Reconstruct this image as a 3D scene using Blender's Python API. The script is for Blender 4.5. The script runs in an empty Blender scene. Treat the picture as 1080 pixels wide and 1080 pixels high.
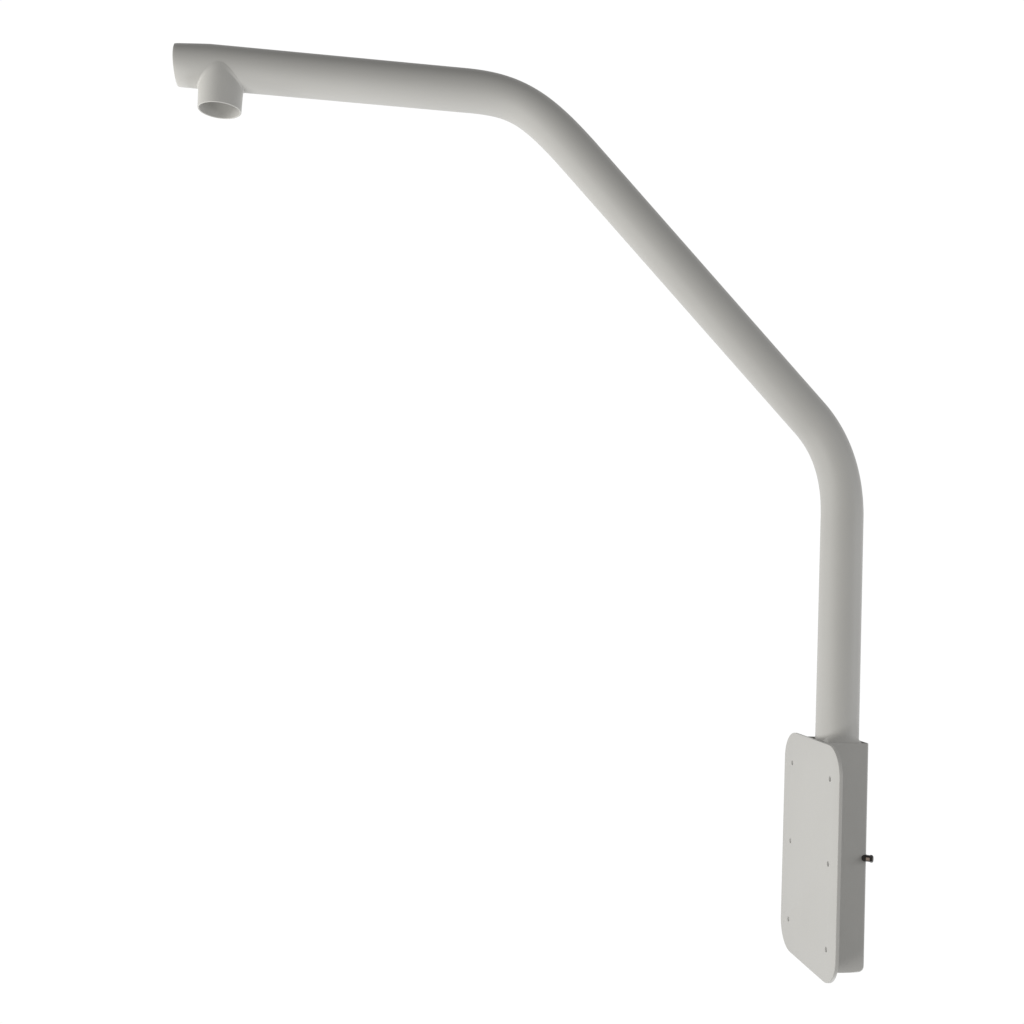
import bpy, bmesh, math
from mathutils import Vector, Matrix

sc = bpy.context.scene
C = sc.collection

# ------------------------------------------------------------ camera
R = ((0.9918536973558529, -0.12046894180434708, 0.041394167488486205),
     (0.04887367982341469, 0.05980818636662992, -0.9970127101817974),
     (0.11763335607744244, 0.9909138291929843, 0.06520873127030107))
right, down, fwd = (Vector(r) for r in R)
m = Matrix((right, -down, -fwd)).transposed().to_4x4()
m.translation = (-0.67219511, -1.60058535, 0.19783641)
cd = bpy.data.cameras.new('camera'); cam = bpy.data.objects.new('camera', cd)
C.objects.link(cam); cam.matrix_world = m
cd.sensor_width = 36; cd.lens = 36 * 1215.85 / 1080; cd.clip_start = .02; cd.clip_end = 200
sc.camera = cam

# ------------------------------------------------------------ studio surroundings: bright white behind, dim room in front
w = bpy.data.worlds.new('World'); sc.world = w; w.use_nodes = True
nt = w.node_tree; nt.nodes.clear()
N = nt.nodes.new; L = nt.links.new
out = N('ShaderNodeOutputWorld'); bg = N('ShaderNodeBackground'); L(bg.outputs[0], out.inputs[0])
tc = N('ShaderNodeTexCoord'); sep = N('ShaderNodeSeparateXYZ'); L(tc.outputs['Generated'], sep.inputs[0])
ramp = N('ShaderNodeValToRGB'); L(sep.outputs['Y'], ramp.inputs[0])
AMB = .305
ramp.color_ramp.interpolation = 'EASE'
e = ramp.color_ramp.elements
e[0].position = math.cos(math.radians(74)); e[0].color = (AMB, AMB * .99, AMB * .97, 1)
e[1].position = math.cos(math.radians(59)); e[1].color = (1, 1, 1, 1)
L(ramp.outputs[0], bg.inputs[0]); bg.inputs[1].default_value = 1.02


def area(name, loc, at, size, power, col):
    l = bpy.data.lights.new(name, 'AREA'); l.shape = 'DISK'; l.size = size; l.energy = power; l.color = col
    o = bpy.data.objects.new(name, l); C.objects.link(o); o.location = loc
    o.rotation_euler = (Vector(at) - Vector(loc)).to_track_quat('-Z', 'Y').to_euler()
    return o


MID = (-.4, 0, .35)
area('key_softbox', (-1.86, -1.12, -.75), MID, 1.0, 24.5, (1, .99, .965))
area('left_softbox', (-2.25, -.05, .5), (-.5, 0, .6), .7, 13, (1, .985, .95))
area('low_softbox', (1.3, .45, -2.9), MID, 1.6, 48, (.99, .99, 1))
area('right_softbox', (1.7, -.65, .15), (0, 0, .1), .9, 12.5, (.98, .987, 1))

sc.view_settings.view_transform = 'Standard'; sc.view_settings.look = 'None'
sc.view_settings.exposure = 0; sc.view_settings.gamma = 1; sc.view_settings.use_curve_mapping = False


# ------------------------------------------------------------ materials
def mat(name, col, rough, spec=.25, metal=0, grain=.0):
    mt = bpy.data.materials.new(name); mt.use_nodes = True
    t = mt.node_tree; b = t.nodes['Principled BSDF']
    b.inputs['Roughness'].default_value = rough; b.inputs['Metallic'].default_value = metal
    b.inputs['Specular IOR Level'].default_value = spec
    n1 = t.nodes.new('ShaderNodeTexNoise'); n1.inputs['Scale'].default_value = 9; n1.inputs['Detail'].default_value = 4
    co = t.nodes.new('ShaderNodeTexCoord'); t.links.new(co.outputs['Object'], n1.inputs['Vector'])
    r = t.nodes.new('ShaderNodeValToRGB'); t.links.new(n1.outputs['Fac'], r.inputs[0])
    k = .975
    r.color_ramp.elements[0].position = .3; r.color_ramp.elements[1].position = .7
    r.color_ramp.elements[0].color = (col[0] * k, col[1] * k, col[2] * k, 1); r.color_ramp.elements[1].color = (*col, 1)
    t.links.new(r.outputs[0], b.inputs['Base Color'])
    if grain:
        n2 = t.nodes.new('ShaderNodeTexNoise'); n2.inputs['Scale'].default_value = 900; n2.inputs['Detail'].default_value = 2
        t.links.new(co.outputs['Object'], n2.inputs['Vector'])
        bp = t.nodes.new('ShaderNodeBump'); bp.inputs['Strength'].default_value = grain; bp.inputs['Distance'].default_value = .0004
        t.links.new(n2.outputs['Fac'], bp.inputs['Height']); t.links.new(bp.outputs[0], b.inputs['Normal'])
    return mt


PAINT = mat('grey_powder_coat', (.518, .514, .496), .5, .2, grain=.25)
BLACK = mat('black_oxide_steel', (.022, .017, .015), .3, .5)
GLINT = mat('copper_highlight', (.62, .49, .41), .45, .5, metal=.4)  # copper tone of the highlight painted on the dark screw shank


def obj(name, bm, mt, parent=None, smooth=True):
    bmesh.ops.recalc_face_normals(bm, faces=bm.faces)
    me = bpy.data.meshes.new(name); bm.to_mesh(me); bm.free()
    if smooth:
        for p in me.polygons: p.use_smooth = True
        me.set_sharp_from_angle(angle=math.radians(35))
    me.materials.append(mt)
    o = bpy.data.objects.new(name, me); C.objects.link(o)
    if parent: o.parent = parent
    return o


def bake(o, *mods):
    """apply the modifiers already on o"""
    dg = bpy.context.evaluated_depsgraph_get()
    me = bpy.data.meshes.new_from_object(o.evaluated_get(dg), depsgraph=dg)
    o.modifiers.clear(); o.data = me
    me.set_sharp_from_angle(angle=math.radians(24))
    return o


def bevel(bm, edges, width, seg):
    bmesh.ops.bevel(bm, geom=edges, offset=width, offset_type='OFFSET', segments=seg, profile=.5, affect='EDGES')


# ------------------------------------------------------------ dimensions (metres; the upright pipe's axis is x = y = 0)
RT = .030                      # pipe radius
Z1, X2, Z2, XT = .4079, -.4864, .9013, -.9765
PX, PTH, PY, PZT, PZB = -.0386, .0051, .1030, 0.0, -.3180   # mounting plate
XB, YB, ZB = .0340, .0321, -.3166                            # sleeve

root = bpy.data.objects.new('mounting_arm', None); C.objects.link(root)
root['label'] = 'pale grey painted bent pipe arm with flat drilled mounting plate at its foot'
root['category'] = 'mounting arm'


# ------------------------------------------------------------ bent pipe
def bend(P0, P1, P2, T0, T1, wt, n):
    """rounded corner at P1 (a conic that leaves the straight runs T0 before and T1 after it)"""
    A = P1 + (P0 - P1).normalized() * T0; B = P1 + (P2 - P1).normalized() * T1
    def at(q): return (A * (1 - q) ** 2 + P1 * (2 * wt * q * (1 - q)) + B * q * q) / ((1 - q) ** 2 + 2 * wt * q * (1 - q) + q * q)
    res = []
    for i in range(n + 1):
        q = i / n; d = at(min(1, q + 1e-3)) - at(max(0, q - 1e-3))
        res.append((at(q), d.normalized()))
    return res


V = Vector
path = [(V((0, 0, -.30)), V((0, 0, 1))), (V((0, 0, 0)), V((0, 0, 1)))]
low = bend(V((0, 0, 0)), V((0, 0, Z1)), V((X2, 0, Z2)), .09, .075, 1.0, 48)
up = bend(V((0, 0, Z1)), V((X2, 0, Z2)), V((XT, 0, Z2)), .12, .085, 1.6, 48)
path += [(V((0, 0, z)), V((0, 0, 1))) for z in (.1, .2)] + low
dd = (V((X2, 0, Z2)) - V((0, 0, Z1))).normalized()
for i in range(1, 5): path.append((low[-1][0].lerp(up[0][0], i / 5), dd))
path += up
for x in (-.70, -.8, -.9, XT + .052): path.append((V((x, 0, Z2)), V((-1, 0, 0))))
for i in range(1, 13): path.append((V((XT + .052 * (1 - i / 12), 0, Z2)), V((-1, 0, 0))))
SEG = 96
bm = bmesh.new()


def oval_at(c, t):
    # the upper bend is a little flattened and the foot a little wider
    q = math.degrees(math.atan2(-t.x, t.z))          # 0 upright, 45 diagonal, 90 level
    if q < 1: return 1 + .015 * max(0, min(1, (.3 - c.z) / .5))
    if q < 44.5: return 1 - .03 * math.sin(math.pi * (q - 1) / 43.5)
    if q < 45: return 1
    if q < 90: return 1 - .05 * max(0, math.sin(math.pi * (q - 44.6) / 45.4))
    return 1


def ring(c, t, r, tip=False):
    oval = oval_at(c, t)
    nrm = V((0, 1, 0)); bn = t.cross(nrm)          # bn: up on the level arm, left on the upright
    vs = []
    for k in range(SEG):
        a = 2 * math.pi * k / SEG
        p = c + r * (nrm * math.cos(a) + bn * math.sin(a) * oval)
        if tip:
            s = max(0, min(1, (XT + .048 - c.x) / .048))
            h = (p.z - Z2) / RT
            p.z -= .0042 * s * s ** .15 * max(0, h) ** 1.5
            p.x += .0030 * s * max(0, -h) ** 1.2 - .0010 * s * max(0, h)      # end cut a little back at the underside
        vs.append(bm.verts.new(p))
    return vs


rings = [ring(c, t, RT, c.x < XT + .06) for c, t in path]
c, t = path[-1]
rings.append(ring(c + V((.0008, 0, 0)), t, RT - .0004, True)); rings[-1], rings[-2] = rings[-1], rings[-2]
rings = rings[:-2] + [rings[-1]]
rings.append(ring(c, t, RT - .0022, True))
for dx in (.02, .10): rings.append(ring(c + V((dx, 0, 0)), t, RT - .0030))
for a, b in zip(rings, rings[1:]):
    for k in range(SEG):
        bm.faces.new((a[k], a[(k + 1) % SEG], b[(k + 1) % SEG], b[k]))
bm.faces.new(rings[0]); bm.faces.new(rings[-1])
bmesh.ops.remove_doubles(bm, verts=[v for v in bm.verts if v.link_edges and len(v.link_faces) == 0], dist=1e-6)
pipe = obj('bent_pipe', bm, PAINT, root)

# ------------------------------------------------------------ downward spigot, welded under the outer end with a fillet
XN, ZN, RN = -.9138, .8408, .0296
bm = bmesh.new(); S = 128; rows = []
for k in range(S):
    a = 2 * math.pi * k / S; ca, sa = math.cos(a), math.sin(a)
    y = RN * sa; zi = Z2 - math.sqrt(max(0, RT * RT - y * y) + .0105 ** 2 * abs(sa) ** 4)
    f = .0022 * abs(ca) + .0005
    pts = [(RN - .0020, zi - .001), (RN - .0020, ZN + .0006), (RN - .0015, ZN), (RN - .0004, ZN), (RN, ZN + .0004)]
    for i in range(1, 6): pts.append((RN, ZN + .0004 + (zi - f - ZN - .0004) * i / 6))
    RU = RN + .0008                                  # a touch wider where it is welded on
    pts = [V(((r_ + .0008 * (z_ - ZN) / .03) * ca, (r_ + .0008 * (z_ - ZN) / .03) * sa, z_)) for r_, z_ in pts]
    A = V((RU * ca, RU * sa, zi - f)); Cn = V((RU * ca, RU * sa, zi))
    psi = math.asin(.935 * sa) + .0070 / RT * sa ** 3
    B = V(((RU + f + .003 * sa * sa) * ca, (RT + .0002) * math.sin(psi), Z2 - (RT + .0002) * math.cos(psi)))
    for i in range(9):
        q = i / 8
        pts.append(A * (1 - q) ** 2 + Cn * 2 * q * (1 - q) + B * q * q)
    rows.append([bm.verts.new((XN + p.x, p.y, p.z)) for p in pts])
for k in range(S):
    a, b = rows[k], rows[(k + 1) % S]
    for i in range(len(a) - 1): bm.faces.new((a[i], b[i], b[i + 1], a[i + 1]))
obj('spigot', bm, PAINT, root)

# ------------------------------------------------------------ mounting plate with six drilled holes
RC = .040
bm = bmesh.new(); outl = []
for cy, cz, a0 in ((PY - RC, PZT - RC, 0), (-PY + RC, PZT - RC, 90), (-PY + RC, PZB + RC, 180), (PY - RC, PZB + RC, 270)):
    for i in range(17):
        a = math.radians(a0 + 90 * i / 16); outl.append((cy + RC * math.cos(a), cz + RC * math.sin(a)))
f = bm.faces.new([bm.verts.new((PX, y, z)) for y, z in outl])
ex = bmesh.ops.extrude_face_region(bm, geom=[f])
bmesh.ops.translate(bm, vec=(PTH, 0, 0), verts=[v for v in ex['geom'] if isinstance(v, bmesh.types.BMVert)])
bmesh.ops.recalc_face_normals(bm, faces=bm.faces)
rim = [e for e in bm.edges if abs(e.verts[0].co.x - e.verts[1].co.x) < 1e-6]
bevel(bm, rim, .0009, 3)
plate = obj('mounting_plate', bm, PAINT, root)
bm = bmesh.new()
for y in (-.0712, .0712):
    for z in (-.0452, -.1592, -.2730):
        bmesh.ops.create_cone(bm, cap_ends=True, segments=32, radius1=.0036, radius2=.0036, depth=.03,
                              matrix=Matrix.Translation((PX, y, z)) @ Matrix.Rotation(math.pi / 2, 4, 'Y'))
cut = obj('cutter', bm, PAINT)
md = plate.modifiers.new('holes', 'BOOLEAN'); md.object = cut; md.operation = 'DIFFERENCE'; md.solver = 'EXACT'
bake(plate); bpy.data.objects.remove(cut)

# ------------------------------------------------------------ sleeve: square channel round the pipe's foot, rounded lower back corner
x0 = PX + PTH + .0002
ZT = -.0008
prof = [(x0, ZT), (x0, ZB)]
rc = .009
for i in range(9):
    a = math.radians(-90 + 90 * i / 8); prof.append((XB - rc + rc * math.cos(a), ZB + rc + rc * math.sin(a)))
prof.append((XB, ZT))
bm = bmesh.new()
f = bm.faces.new([bm.verts.new((x, -YB, z)) for x, z in prof])
ex = bmesh.ops.extrude_face_region(bm, geom=[f])
bmesh.ops.translate(bm, vec=(0, 2 * YB, 0), verts=[v for v in ex['geom'] if isinstance(v, bmesh.types.BMVert)])
bmesh.ops.recalc_face_normals(bm, faces=bm.faces)
eds = [e for e in bm.edges if abs(e.verts[0].co.y - e.verts[1].co.y) < 1e-6
       and e.verts[0].co.x > x0 + .001 and e.verts[1].co.x > x0 + .001]
bevel(bm, eds, .0032, 5)
sleeve = obj('sleeve', bm, PAINT, root)
bm = bmesh.new()
bmesh.ops.create_cube(bm, size=1, matrix=Matrix.Translation((-.0200, 0, -.14)) @ Matrix.Diagonal((.1056, .0616, .34, 1)))
cut = obj('cutter', bm, PAINT, smooth=False)
md = sleeve.modifiers.new('bore', 'BOOLEAN'); md.object = cut; md.operation = 'DIFFERENCE'; md.solver = 'EXACT'
bake(sleeve); bpy.data.objects.remove(cut)

# ------------------------------------------------------------ clamping screw at the sleeve's back corner
base = V((.0306, -.0299, -.1595)); ax = V((.82, -.57, 0)).normalized()
rot = ax.to_track_quat('Z', 'Y').to_matrix().to_4x4()


def cyl(bm, a, b, r, seg, r2=None):
    bmesh.ops.create_cone(bm, cap_ends=True, segments=seg, radius1=r, radius2=r2 or r, depth=b - a,
                          matrix=Matrix.Translation(base + ax * (a + b) / 2) @ rot)


bm = bmesh.new(); cyl(bm, -.002, .0034, .0049, 32); cyl(bm, .0034, .0038, .0049, 32, .0046)
screw = obj('clamping_screw', bm, BLACK, root)
bm = bmesh.new(); cyl(bm, .0036, .0090, .0046, 32)
obj('shank', bm, BLACK, screw)
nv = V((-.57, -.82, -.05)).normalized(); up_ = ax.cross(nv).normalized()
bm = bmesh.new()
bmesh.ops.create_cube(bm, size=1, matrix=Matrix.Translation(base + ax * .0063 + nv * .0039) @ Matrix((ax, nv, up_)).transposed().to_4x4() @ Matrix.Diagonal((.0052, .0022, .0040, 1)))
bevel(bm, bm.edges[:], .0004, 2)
obj('shank_highlight', bm, GLINT, screw)  # added pad on the near side, imitates the highlight on the dark shank
bm = bmesh.new(); cyl(bm, .0088, .0116, .0053, 6); cyl(bm, .0116, .0128, .0051, 6, .0038)
obj('screw_head', bm, BLACK, screw, smooth=False)

# ------------------------------------------------------------ weld that fairs the pipe's near side into the sleeve
bm = bmesh.new(); rows = []
for i in range(41):
    x = -.0275 + .0525 * i / 40
    yp = -math.sqrt(max(0, (RT * 1.001) ** 2 - (x / 1.02) ** 2))
    hgt = .0120 * (1 - (x / .026) ** 2) ** .5 if abs(x) < .026 else 0
    P_ = V((x, yp + .0004, ZT + hgt)); Q = V((x, -YB + .0001, ZT - .0060)); M_ = V((x, min(yp - .0001, -YB + .0016), ZT + .0010)); K_ = V((x, yp + .003, ZT - .005))
    pts = [P_ * (1 - q) ** 2 + M_ * 2 * q * (1 - q) + Q * q * q for q in [j / 8 for j in range(9)]] + [K_]
    rows.append([bm.verts.new(p) for p in pts])
for a, b in zip(rows, rows[1:]):
    for j in range(len(a)): bm.faces.new((a[j], b[j], b[(j + 1) % len(a)], a[(j + 1) % len(a)]))
bm.faces.new(rows[0]); bm.faces.new(rows[-1])
obj('weld', bm, PAINT, root)

# the Empty stands at the foot of the sleeve
root.location = (0, 0, ZB)
for o in C.objects:
    if o.parent == root: o.matrix_parent_inverse = Matrix.Translation((0, 0, -ZB))
